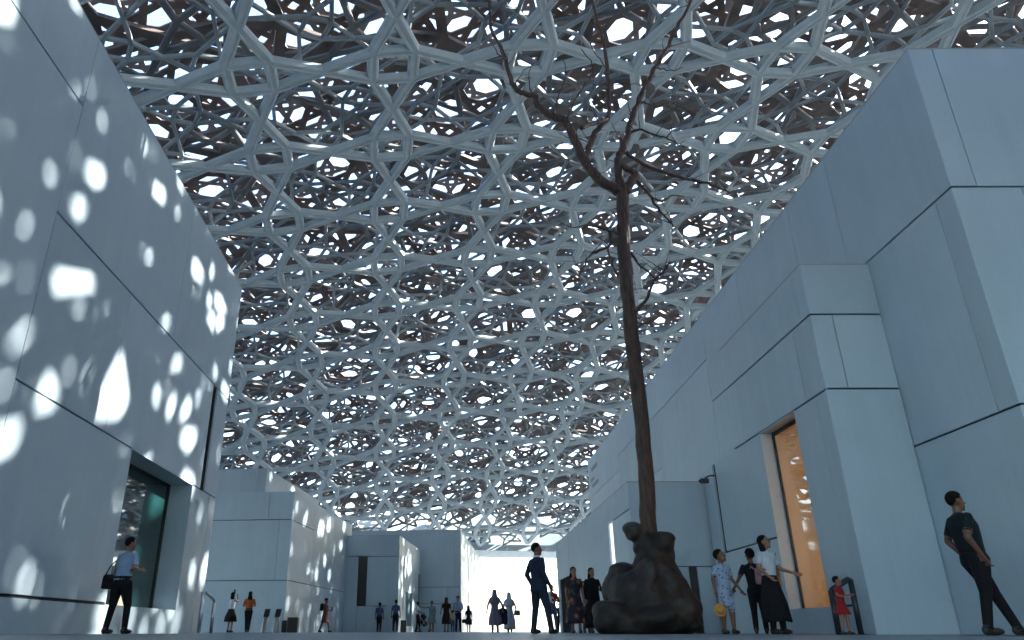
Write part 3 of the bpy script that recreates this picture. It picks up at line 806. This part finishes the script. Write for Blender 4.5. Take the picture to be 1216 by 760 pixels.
    from mathutils.kdtree import KDTree
    kd = KDTree(len(kd_pts))
    for i, (p, lb) in enumerate(kd_pts): kd.insert(p, i)
    kd.balance()
    me = body.data; me.materials.clear()
    for mt in (SKIN[skin], top, bottom, shoe or SHOE): me.materials.append(mt)
    for pl in me.polygons:
        pl.material_index = kd_pts[kd.find(pl.center)[1]][1]
    body.parent = root; body.scale = (sc, sc, sc)
    hm = HAIR.get(hair, None) or hair
    parts = []
    # hair: a cap that sits on the skull, plus a fall of hair for long styles
    v, f = ellipsoid((0, 0, 0), (1, 1, 1), 20, 14); cap = []
    for x, y, z in v:
        q = Vector((x * .086, .016 + y * (.104 if y > 0 else .098), .034 + z * .100))
        if z < -.05 and y < .25: q = Vector((x * .070, .03 + y * .06, .034 + z * .03))          # open the face
        if y < -.55 and z < .55: q.y += .03
        if style in ('short', 'cap'): q.z = max(q.z, -.045)
        cap.append(tuple(HP(q.x, q.y, q.z)))
    if style != 'veil':
        o = mesh_obj('hair', cap, f, hm, root, True); o.scale = (sc,) * 3; parts.append(o)
    if style == 'long':
        rings = [(.070, .055, .03), (.085, .062, -.06), (.10, .055, -.15), (.115, .05, -.24), (.10, .042, -.33), (.05, .025, -.40)]
        vs, fs = loft([(0, 0, 0, a, b) for a, b, z in rings], 16)
        vs2 = []
        for i, (x, y, _) in enumerate(vs):
            z = rings[i // 16][2]; vs2.append(tuple(HP(x, .055 + y + (.012 if i // 16 > 2 else 0), z)))
        o = mesh_obj('hair_fall', vs2, fs, hm, root, True); o.scale = (sc,) * 3
    if style == 'bun':
        vs, fs = ellipsoid(HP(0, .11, .05), (.045, .042, .045)); o = mesh_obj('hair_bun', vs, fs, hm, root, True); o.scale = (sc,) * 3
    if style == 'veil':
        rings = [(.02, .02, .145), (.070, .080, .125), (.096, .112, .06), (.103, .118, -.04), (.12, .12, -.13), (.185, .13, -.20), (.205, .14, -.33), (.20, .15, -.46)]
        vs, fs = loft([(0, 0, 0, a, b) for a, b, z in rings], 22); vs2 = []
        for i, (x, y, _) in enumerate(vs):
            z = rings[i // 22][2]
            if y < -.05 and -.1 < z < .1: y = -.045
            vs2.append(tuple(HP(x, .028 + y, z)))
        o = mesh_obj('head_scarf', vs2, fs, top, root, True); o.scale = (sc,) * 3
    if style == 'cap':
        vs, fs = ellipsoid(HP(0, -.11, .055), (.06, .06, .010)); o = mesh_obj('cap_peak', vs, fs, hm, root, True); o.scale = (sc,) * 3
    if skirt:
        z0, z1, r0, r1, mt = skirt; dx = (feet[0][0] + feet[1][0]) / 2; dy = (feet[0][1] + feet[1][1]) / 2
        t1 = 1 - z1 / .95
        rg = [(lx * .3, ly * .3, z0, .155 * W_, .118 * W_)]
        if z0 > 1.15: rg = [(lx * .9, ly * .9, z0, .180 * W_, .125 * W_), (lx * .3, ly * .3, 1.06, .158 * W_, .120 * W_)]
        rg += [(0, 0, .90, .185 * W_, .14 * W_), (dx * t1 * .5, dy * t1 * .5, (.9 + z1) / 2, (r0 + r1) / 2, (r0 + r1) / 2 * .8), (dx * t1, dy * t1, z1, r1, r1 * .85)]
        o = garment('skirt', rg, mt, root, seed=int(abs(X * 100))); o.scale = (sc,) * 3
    if robe:
        z0, z1, w0, w1, mt = robe
        o = garment('open_robe', [(lx, ly + .02, z0, .185 * W_, .12), (lx * .5, ly * .5 + .02, 1.1, .20 * W_, .14), (0, .02, .8, w0, w0 * .72), (0, .03, z1, w1, w1 * .8)], mt, root, folds=6, amp=.05, seed=3); o.scale = (sc,) * 3
    if collar:
        o = mesh_obj('collar', *loft([(lx, ly - .005, 1.455, .082, .078), (lx, ly - .005, 1.50, .066, .066), (lx, ly - .005, 1.515, .062, .062)], 18), collar, root, True); o.scale = (sc,) * 3
        o = garment('jacket_hem', [(lx * .3, ly * .3, 1.06, .165 * W_, .138 * W_), (0, 0, .95, .178 * W_, .142 * W_), (0, 0, .80, .192 * W_, .150 * W_)], top, root, amp=.02); o.scale = (sc,) * 3
    return root, sc

navy = cl('navy_cloth', (.012, .016, .032)); black = cl('black_cloth', (.010, .010, .012)); white_c = cl('white_shirt_cloth', (.52, .56, .62)); blue_p = cl('pale_blue_shirt_cloth', (.24, .34, .50))
suit_c = cl('dark_blue_suit_cloth', (.017, .028, .052)); teal_c = cl('grey_green_cloth', (.16, .23, .22)); orange_c = cl('burnt_orange_cloth', (.42, .10, .03)); blue_c = cl('blue_shirt_cloth', (.05, .09, .19)); grey_c = cl('grey_cloth', (.10, .11, .12)); denim = cl('denim_cloth', (.06, .10, .19))
red_c = cl('red_cloth', (.26, .018, .022)); polo = cl('dark_green_polo_cloth', (.009, .018, .022)); lav = cl('grey_lavender_cloth', (.13, .12, .17)); paleab = cl('pale_grey_robe_cloth', (.32, .36, .42)); beige = cl('beige_cloth', (.42, .33, .22))
def floral(name, base, cols, scale):
    m, n, l, b = newmat(name); tc = n.new('ShaderNodeTexCoord')
    vo = n.new('ShaderNodeTexVoronoi'); vo.inputs['Scale'].default_value = scale; l.new(tc.outputs['Object'], vo.inputs['Vector'])
    r = n.new('ShaderNodeValToRGB'); r.color_ramp.interpolation = 'CONSTANT'; e = r.color_ramp.elements
    e[0].position = 0; e[0].color = (*cols[0], 1); e[1].position = .28; e[1].color = (*cols[1], 1); x = e.new(.36); x.color = (*cols[2], 1); y = e.new(.5); y.color = (*base, 1)
    l.new(vo.outputs['Distance'], r.inputs[0]); l.new(r.outputs[0], b.inputs['Base Color']); b.inputs['Roughness'].default_value = .8
    return m
flor = floral('dark_floral_print', (.012, .012, .025), ((.30, .12, .05), (.17, .02, .02), (.05, .04, .03)), 6.0)
flor2 = floral('blue_white_print', (.27, .36, .48), ((.08, .13, .28), (.12, .2, .36), (.35, .42, .52)), 14)

R180 = math.pi
def place(px, Y): return gx(px, Y), Y
up = lambda: None
# near people
person('man in pale blue shirt and black trousers facing the dark window', *place(135, 15.0), 1.76, R180 - .5, blue_p, black, 'tan', feet=((.17, .06), (-.13, -.12)), knee=(.02, .06), lean=(0, -.05),
       arms=(((.25, .02, 1.17), (.20, -.20, 1.12)), ((-.25, .0, 1.17), (-.14, -.24, 1.16))), turn=-.25, fine=True, build=1.2)
person('man in dark suit standing tall in the middle of the plaza, facing right', *place(642, 16.5), 1.80, R180 / 2 + .5, suit_c, suit_c, 'brown', sleeve='long', feet=((.17, .05), (-.24, -.10)), knee=(.02, .02), lean=(0, .02), turn=-.5,
       arms=(((.30, .06, 1.15), (.30, -.08, .92)), ((-.30, .06, 1.15), (-.30, -.08, .92))), fine=True, build=1.1, collar=white_c)
person('man in dark polo shirt leaning by the near right wall, legs apart', *place(1180, 10.15), 1.80, R180 / 2 - .15, polo, black, 'brown', feet=((.10, -.34), (-.10, .10)), knee=(.0, .03), lean=(0, .05),
       arms=(((.29, .08, 1.16), (.22, -.06, .93)), ((-.29, .10, 1.15), (-.24, -.04, .92))), fine=True, build=1.2, turn=.1)
person('boy in blue patterned top and shorts beside the lit window', *place(867, 14.2), 1.42, .35, flor2, flor2, 'brown', feet=((.10, -.02), (-.07, .10)), legs='shorts', skirt=(.95, .56, .16, .165, flor2), turn=.7, nod=-.2,
       arms=(((.24, .0, 1.16), (.36, -.10, .93)), ((-.25, .03, 1.15), (-.28, -.02, .90))), fine=True, kid=True)
person('child in black top with a pink backpack, back turned, holding the boy\'s hand', *place(905, 14.7), 1.48, R180 - .35, black, black, 'brown', feet=((.11, .02), (-.10, -.05)), lean=(.02, 0),
       arms=(((.29, .02, 1.17), (.42, -.06, .97)), ((-.24, .02, 1.15), (-.24, -.10, .95))), turn=.3, fine=True, kid=True)
person('woman in white blouse and long black skirt reaching towards the lit window', *place(924, 13.9), 1.66, .55, white_c, black, 'tan', style='long', feet=((.09, -.06), (-.09, .02)), skirt=(1.02, .22, .24, .285, black), turn=.5, nod=-.15,
       arms=(((.26, -.05, 1.16), (.40, -.24, 1.08)), ((-.25, .02, 1.16), (-.20, -.14, 1.0))), fine=True)
person('toddler in red dress by the dark handrail', *place(1005, 12.4), .84, .7, red_c, red_c, 'tan', feet=((.12, -.06), (-.12, .06)), skirt=(1.3, .62, .22, .27, red_c), legs='bare', turn=.4, kid=True,
       arms=(((.25, -.06, 1.20), (.24, -.24, 1.22)), ((-.25, -.04, 1.2), (-.10, -.24, 1.15))), group=None)
person('woman in long dark floral dress walking left of the boulder', *place(685, 21.4), 1.68, .12, flor, flor, 'tan', style='long', feet=((.07, -.10), (-.09, .06)), legs='bare', skirt=(1.30, .26, .23, .30, flor), turn=.1, fine=True)
person('woman in black open robe and sunglasses beside the boulder', *place(707, 21.9), 1.70, .25, black, grey_c, 'tan', style='long', sleeve='long', feet=((.08, -.08), (-.08, .05)), robe=(1.42, .14, .22, .26, black), turn=.2, fine=True,
       arms=(((.25, -.02, 1.16), (.12, -.22, 1.20)), ((-.25, .03, 1.15), (-.26, -.05, .92))))
person('child in pale top half hidden between the two women by the boulder', *place(697, 23.0), 1.38, .2, white_c, grey_c, 'tan', kid=True)
# middle distance
person('woman in white top and black skirt raising a phone to take a photo', *place(272, 34.3), 1.62, R180 - .4, white_c, black, 'tan', style='long', skirt=(1.02, .48, .26, .30, black), legs='bare', sleeve='none',
       arms=(((.25, -.12, 1.38), (.14, -.22, 1.62)), ((-.24, -.14, 1.38), (-.06, -.26, 1.60))), nod=-.2)
person('woman with long hair in orange top and dark trousers, back turned', *place(293, 34.0), 1.64, R180 + .2, orange_c, black, 'tan', style='long', feet=((.05, -.03), (-.06, .03)), arms=(((.27, .05, 1.16), (.14, -.16, 1.12)), ((-.27, .05, 1.16), (-.14, -.16, 1.12))))
person('woman in dark red dress walking right while looking at her phone', *place(385, 41.0), 1.63, R180 / 2, cl('dark_red_cloth', (.16, .05, .045)), black, 'brown', style='bun', skirt=(1.3, .52, .20, .24, C_['dark_red_cloth']), legs='bare', feet=((.05, -.26), (-.05, .26)), knee=(.06, .02), nod=.35,
       arms=(((.22, -.02, 1.15), (.12, -.24, 1.14)), ((-.22, -.02, 1.15), (-.10, -.24, 1.12))))
person('man in dark blue shirt standing left of the pair before the low block', *place(450, 46.0), 1.60, R180, blue_c, black, 'brown', feet=((.10, -.05), (-.08, .08)))
person('man in blue shirt with a white print, right of the pair before the low block', *place(469.5, 45.6), 1.74, R180 + .1, blue_c, navy, 'brown', feet=((.12, .02), (-.10, -.04)))
person('man in white shirt pushing a stroller near the glass door', *place(496, 46.4), 1.66, R180 / 2, white_c, black, 'brown', feet=((.08, -.12), (-.08, .12)), arms=(((.22, -.06, 1.16), (.16, -.32, 1.08)), ((-.22, -.06, 1.16), (-.16, -.32, 1.08))))
person('woman in grey green dress pointing with outstretched arm', *place(512.5, 44.6), 1.64, -.2, teal_c, teal_c, 'brown', style='bun', skirt=(1.3, .50, .22, .25, teal_c), legs='bare', sleeve='long', arms=(((.24, .0, 1.16), (.24, -.14, .98)), ((-.40, -.06, 1.38), (-.66, -.10, 1.42))))
person('woman with auburn hair in black dress beside the tall man', *place(530, 41.4), 1.70, R180 - .2, black, black, 'tan', 'auburn', style='long', skirt=(1.3, .42, .24, .26, cl('black_red_cloth', (.03, .012, .012))), legs='bare', arms=(((.27, .02, 1.18), (.34, -.10, 1.0)), ((-.26, .02, 1.16), (-.26, -.06, .92))))
person('small child in beige top between the couple', *place(537.5, 41.2), 1.05, R180, beige, denim, 'tan', hair=HAIR['auburn'], kid=True)
person('tall man in pale shirt and cap holding a child\'s hand', *place(544, 42.0), 1.80, .25, blue_p, navy, 'tan', style='cap', feet=((.12, -.04), (-.10, .04)), arms=(((.25, .02, 1.16), (.10, -.16, 1.02)), ((-.25, .02, 1.16), (-.20, -.14, .98))))
person('girl in navy dress with a dark bag, right end of the group', *place(556.5, 46.0), 1.40, R180, navy, navy, 'tan', style='long', skirt=(1.3, .52, .22, .25, navy), legs='bare', kid=True)
person('woman in dark flowing robe, left of the two robed women', *place(588, 33.0), 1.66, R180 + .15, lav, lav, 'tan', style='veil', sleeve='long', feet=((.10, -.06), (-.10, .10)), skirt=(1.35, .30, .27, .28, lav), arms=(((.30, .04, 1.16), (.34, -.04, .92)), ((-.32, .04, 1.16), (-.38, -.02, .94))))
person('woman in pale grey robe carrying a handbag, right of the two robed women', *place(605.5, 34.5), 1.62, R180 - .1, paleab, paleab, 'tan', style='veil', sleeve='long', feet=((.08, -.06), (-.08, .08)), skirt=(1.35, .14, .26, .27, paleab), arms=(((.27, .04, 1.16), (.28, -.06, .92)), ((-.28, .03, 1.18), (-.30, -.16, 1.02))))
person('man in red jacket holding a baby behind the suited man', *place(657, 31.0), 1.76, .1, red_c, denim, 'tan', sleeve='long', feet=((.13, -.06), (-.12, .08)), arms=(((.28, -.03, 1.14), (.08, -.25, 1.16)), ((-.28, -.03, 1.14), (-.08, -.25, 1.22))))
person('man all in black, small in the distance by the doorway', *place(666, 48.0), 1.66, 0, black, black, 'brown', sleeve='long', feet=((.14, 0), (-.14, 0)), arms=(((.30, .02, 1.18), (.10, -.18, 1.12)), ((-.30, .02, 1.18), (-.10, -.18, 1.12))))

# ------------------------------------------------------------------ carried things
def bag(label, name, c, size, mat, rz=0.0, strap=None, cat='bag'):
    """soft bag: rounded body with flap and strap"""
    r = empty(name, tuple(c), rz); tag(r, label, cat)
    w, d, hh = size; v = []; f = []
    o = mesh_obj('body', *loft([(0, 0, 0, w * .42, d * .40), (0, 0, hh * .08, w * .50, d * .5), (0, 0, hh * .6, w * .48, d * .48), (0, 0, hh * .92, w * .42, d * .36), (0, 0, hh, w * .34, d * .22)], 16), mat, r, True)
    mesh_obj('flap', *loft([(0, -d * .06, hh * .55, w * .50, d * .50), (0, -d * .04, hh * .93, w * .45, d * .40), (0, 0, hh * 1.03, w * .36, d * .25)], 16), mat, r, True)
    if strap: MB().tube(strap, .012, 6).build('strap', mat, r, True)
    return r
x, y = place(135, 15.0)
bag('black shoulder bag on the hip of the man at the dark window', 'shoulder_bag', (x - .24, y - .02, .80), (.26, .13, .26), black, .3, [(-.10, 0, .22), (-.02, .10, .45), (.16, .13, .66), (.05, 0, .26)])
x, y = place(905, 14.7)
bag('pink backpack on the child by the lit window', 'backpack', (x + .05, y - .19, .86), (.22, .13, .28), cl('pink_cloth', (.40, .22, .24)), .2, [(-.08, .02, .26), (-.09, .12, .33), (-.09, .16, .25)])
x, y = place(385, 41.0)
bag('dark backpack worn by the woman walking past the stepped block', 'backpack', (x - .20, y, 1.05), (.20, .26, .34), black, 0, [(.05, -.1, .30), (.14, -.1, .36), (.18, -.1, .26)])
x, y = place(556.5, 46.0)
bag('dark handbag held by the girl in navy', 'handbag', (x - .26, y - .05, .50), (.26, .12, .20), black, 0, [(-.06, 0, .19), (0, 0, .34), (.06, 0, .19)])
x, y = place(605.5, 34.5)
bag('grey handbag on the arm of the woman in pale robe', 'handbag', (x + .33, y - .1, .68), (.30, .13, .22), cl('grey_leather', (.12, .14, .18)), .2, [(-.07, 0, .21), (0, 0, .38), (.07, 0, .21)])
x, y = place(905, 14.7)
bag('tan shoulder bag hanging beside the woman in white blouse', 'shoulder_bag', (x + .30, y - .38, .80), (.10, .09, .34), cl('tan_leather', (.45, .22, .10)), .4, [(0, 0, .33), (.06, .05, .48), (.14, .1, .62)])
# sun hat hanging from the boy's hand
x, y = place(858, 14.1)
hat = empty('sun_hat', (x + .01, y, .40)); tag(hat, 'orange straw hat hanging from the boy\'s hand', 'hat')
M_STRAW = mottled('orange_straw', (.45, .20, .04), (.6, .30, .08), 20, .8)
vs, fs = ellipsoid((0, 0, 0), (.115, .018, .115), 18, 8); mesh_obj('brim', vs, fs, M_STRAW, hat, True)
vs, fs = ellipsoid((0, -.04, 0), (.066, .055, .066), 16, 8); mesh_obj('crown', vs, fs, M_STRAW, hat, True)
MB().tube([(.09, 0, .06), (.06, .01, .2), (.05, .02, .27)], .006, 5).build('cord', M_DARK, hat)
# baby in the arms of the man in red
x, y = place(654, 30.8)
babe = empty('person', (x, y - .24, 1.02), .3); tag(babe, 'baby in pale clothes carried by the man in red jacket', 'person')
fuse('body', [ellipsoid((0, 0, .20), (.085, .08, .14)), ellipsoid((0, 0, .40), (.068, .075, .08)), cone((.05, 0, .12), (.07, -.13, .06), .042, .034), cone((-.05, 0, .12), (-.07, -.13, .06), .042, .034), cone((.08, 0, .27), (.12, -.10, .22), .03, .024), cone((-.08, 0, .27), (-.12, -.10, .22), .03, .024)], cl('pale_baby_cloth', (.5, .52, .56)), .016, 2, babe)
# phones
for px, Y, z, dx, lb in ((274, 34.3, 1.60, .0, 'phone held up by the woman taking a photo'), (393, 41.0, 1.08, .0, 'phone in the hands of the woman walking right')):
    x, y = place(px, Y); o = MB().box(-.038, .038, -.006, .006, 0, .15).build('phone', M_DARK); o.location = (x + dx, y - .05, z); bevel(o, .005); tag(o, lb, 'phone')

# ------------------------------------------------------------------ strollers
def stroller(label, X, Y, rz, fab):
    r = empty('stroller', (X, Y, 0), rz); tag(r, label, 'stroller', 'strollers')
    for sx in (-.22, .22):
        MB().tube([(sx, .34, .12), (sx, -.12, .72), (sx, -.30, 1.02)], .013, 6).build('frame_bar', M_STAINLESS, r); MB().tube([(sx, -.30, .12), (sx, .10, .62)], .013, 6).build('frame_bar', M_STAINLESS, r)
        for wy in (.36, -.32):
            w = MB(); n_ = 14
            for k in range(n_):
                a = 2 * math.pi * k / n_
                for xx, rr in ((-.02, .105), (.02, .105), (.02, .06), (-.02, .06)): w.v.append((sx + xx, wy + rr * math.cos(a), .11 + rr * math.sin(a)))
            for k in range(n_):
                for q in range(4): w.f.append((k*4+q, k*4+(q+1) % 4, ((k+1) % n_)*4+(q+1) % 4, ((k+1) % n_)*4+q))
            w.build('wheel', M_DARK, r)
    MB().tube([(-.22, -.30, 1.02), (.22, -.30, 1.02)], .016, 6).build('handle', M_DARK, r)
    mesh_obj('seat', *loft([(0, .06, .32, .15, .10), (0, .04, .40, .20, .20), (0, -.02, .55, .21, .18), (0, -.10, .80, .20, .10)], 14), fab, r, True)
    mesh_obj('hood', *loft([(0, -.02, .74, .215, .20), (0, -.02, .86, .20, .18), (0, -.05, .95, .14, .12), (0, -.06, .98, .06, .06)], 14), fab, r, True)
    return r
stroller('dark stroller pushed by the man in white shirt', gx(503, 46.3), 46.3, -R180 / 2, black)
stroller('navy stroller between the two robed women', gx(597.5, 33.6), 33.6, R180, navy)

# ------------------------------------------------------------------ street furniture
def handrail(label, X, Y, rz, mat, hgt):
    r = empty('handrail', (X, Y, 0), rz); tag(r, label, 'handrail')
    MB().tube([(0, 0, 0), (0, 0, hgt * .99)],   .046, 10).build('post', mat, r, True)
    MB().tube([(0, 0, hgt * .97), (.02, .03, hgt), (.24, .25, hgt * .80), (.25, .27, hgt * .74)],   .046, 10).build('top_rail', mat, r, True)
    MB().tube([(.25, .27, 0), (.25, .27, hgt * .78)],   .046, 10).build('post', mat, r, True)
    MB().box(-.07, .07, -.07, .07, 0, .012).build('foot_plate', mat, r)
    return r
handrail('pale steel handrail at the corner of the left block', gx(236, 21.6), 21.6, 0, M_STAINLESS, 1.08)
handrail('dark steel handrail beside the toddler', gx(1022, 13.0), 13.0, R180 * .75, plain('dark_painted_steel', (.03, .04, .05), .4, metal=.4), .86)
def info_post(label, X, Y):
    r = empty('ticket_post', (X, Y, 0), 0); tag(r, label, 'post', 'slanted posts by the stepped block')
    v = [(-.10, -.09, 0), (.10, -.09, 0), (.10, .09, 0), (-.10, .09, 0), (-.04, -.07, .62), (.16, -.07, .62), (.16, .09, .66), (-.04, .09, .66)]
    f = [(0, 3, 2, 1), (4, 5, 6, 7), (0, 1, 5, 4), (1, 2, 6, 5), (2, 3, 7, 6), (3, 0, 4, 7)]
    bevel(mesh_obj('post', v, f, M_STAINLESS, r), .012, 2)
    v = [(-.06, -.10, .63), (.17, -.10, .63), (.17, .09, .67), (-.06, .09, .67), (-.02, -.02, .95), (.21, -.02, .95), (.21, .07, .98), (-.02, .07, .98)]
    bevel(mesh_obj('head', v, f, M_DARK, r), .012, 2)
    return r
info_post('slanted steel post with black head, left of two by the stepped block', gx(313, 34.8), 34.8)
info_post('slanted steel post with black head, right of two beside the black bin', gx(326.5, 34.8), 34.8)
def litter_bin(label, X, Y, w, d, hh):
    r = empty('litter_bin', (X, Y, 0), 0); tag(r, label, 'bin', 'black litter bins')
    bevel(MB().box(-w/2, w/2, -d/2, d/2, .03, hh).build('body', M_DARK, r), .015, 2)
    MB().box(-w/2 + .03, w/2 - .03, -d/2 + .03, d/2 - .03, 0, .03).build('plinth', M_DARK, r)
    MB().box(-w/2 - .008, w/2 + .008, -d/2 - .008, d/2 + .008, hh, hh + .02).build('rim', M_STAINLESS, r)
litter_bin('black box bin at the corner of the stepped block', gx(347.5, 34.9), 34.9, .46, .4, .62)
litter_bin('dark slim bin between a post and the black box bin', gx(337.5, 35.3), 35.3, .22, .3, .50)
litter_bin('black box bin beside the glass door of the low block', gx(479, 46.6), 46.6, .34, .34, .66)
# surveillance camera on the slot of the projecting box
sc_ = empty('security_camera', (6.93 + .02, 19.58, 3.72), 0); tag(sc_, 'black security camera fixed beside the dark slot on the right box', 'camera')
MB().tube([(.06, 0, .16), (-.06, 0, .16), (-.20, -.02, .10), (-.22, -.02, .02)], .022, 8).build('bracket', M_DARK, sc_)
bevel(MB().box(-.34, -.12, -.07, .07, -.04, .08).build('housing', M_DARK, sc_), .02, 2)
MB().tube([(-.34, 0, .02), (-.37, 0, .02)], .035, 10).build('lens', M_GLASS_G, sc_)

# ------------------------------------------------------------------ pale canopy and kerb beyond the dome's edge
M_WHITE = plain('white_painted_steel', (.75, .77, .78), .5)
pc = empty('sea_side_canopy', (10, 140, 0)); tag(pc, 'white slatted canopy beyond the dome edge in the bright opening', 'canopy')
for k in range(15):
    xx = -24 + 4 * k
    MB().tube([(xx, -18, 9.7), (xx + 9, 26, 9.7)], .16, 4).build('rafter', M_WHITE, pc)
for yy in (-18, 4, 26): MB().box(-26, 44, yy - .15, yy + .15, 9.35, 9.55).build('beam', M_WHITE, pc)
for xx in (-25, 43):
    for yy in (-18, 26): MB().box(xx - .15, xx + .15, yy - .2, yy + .2, 0, 9.35).build('post', M_WHITE, pc)

bpy.data.scenes.remove(FUSE)
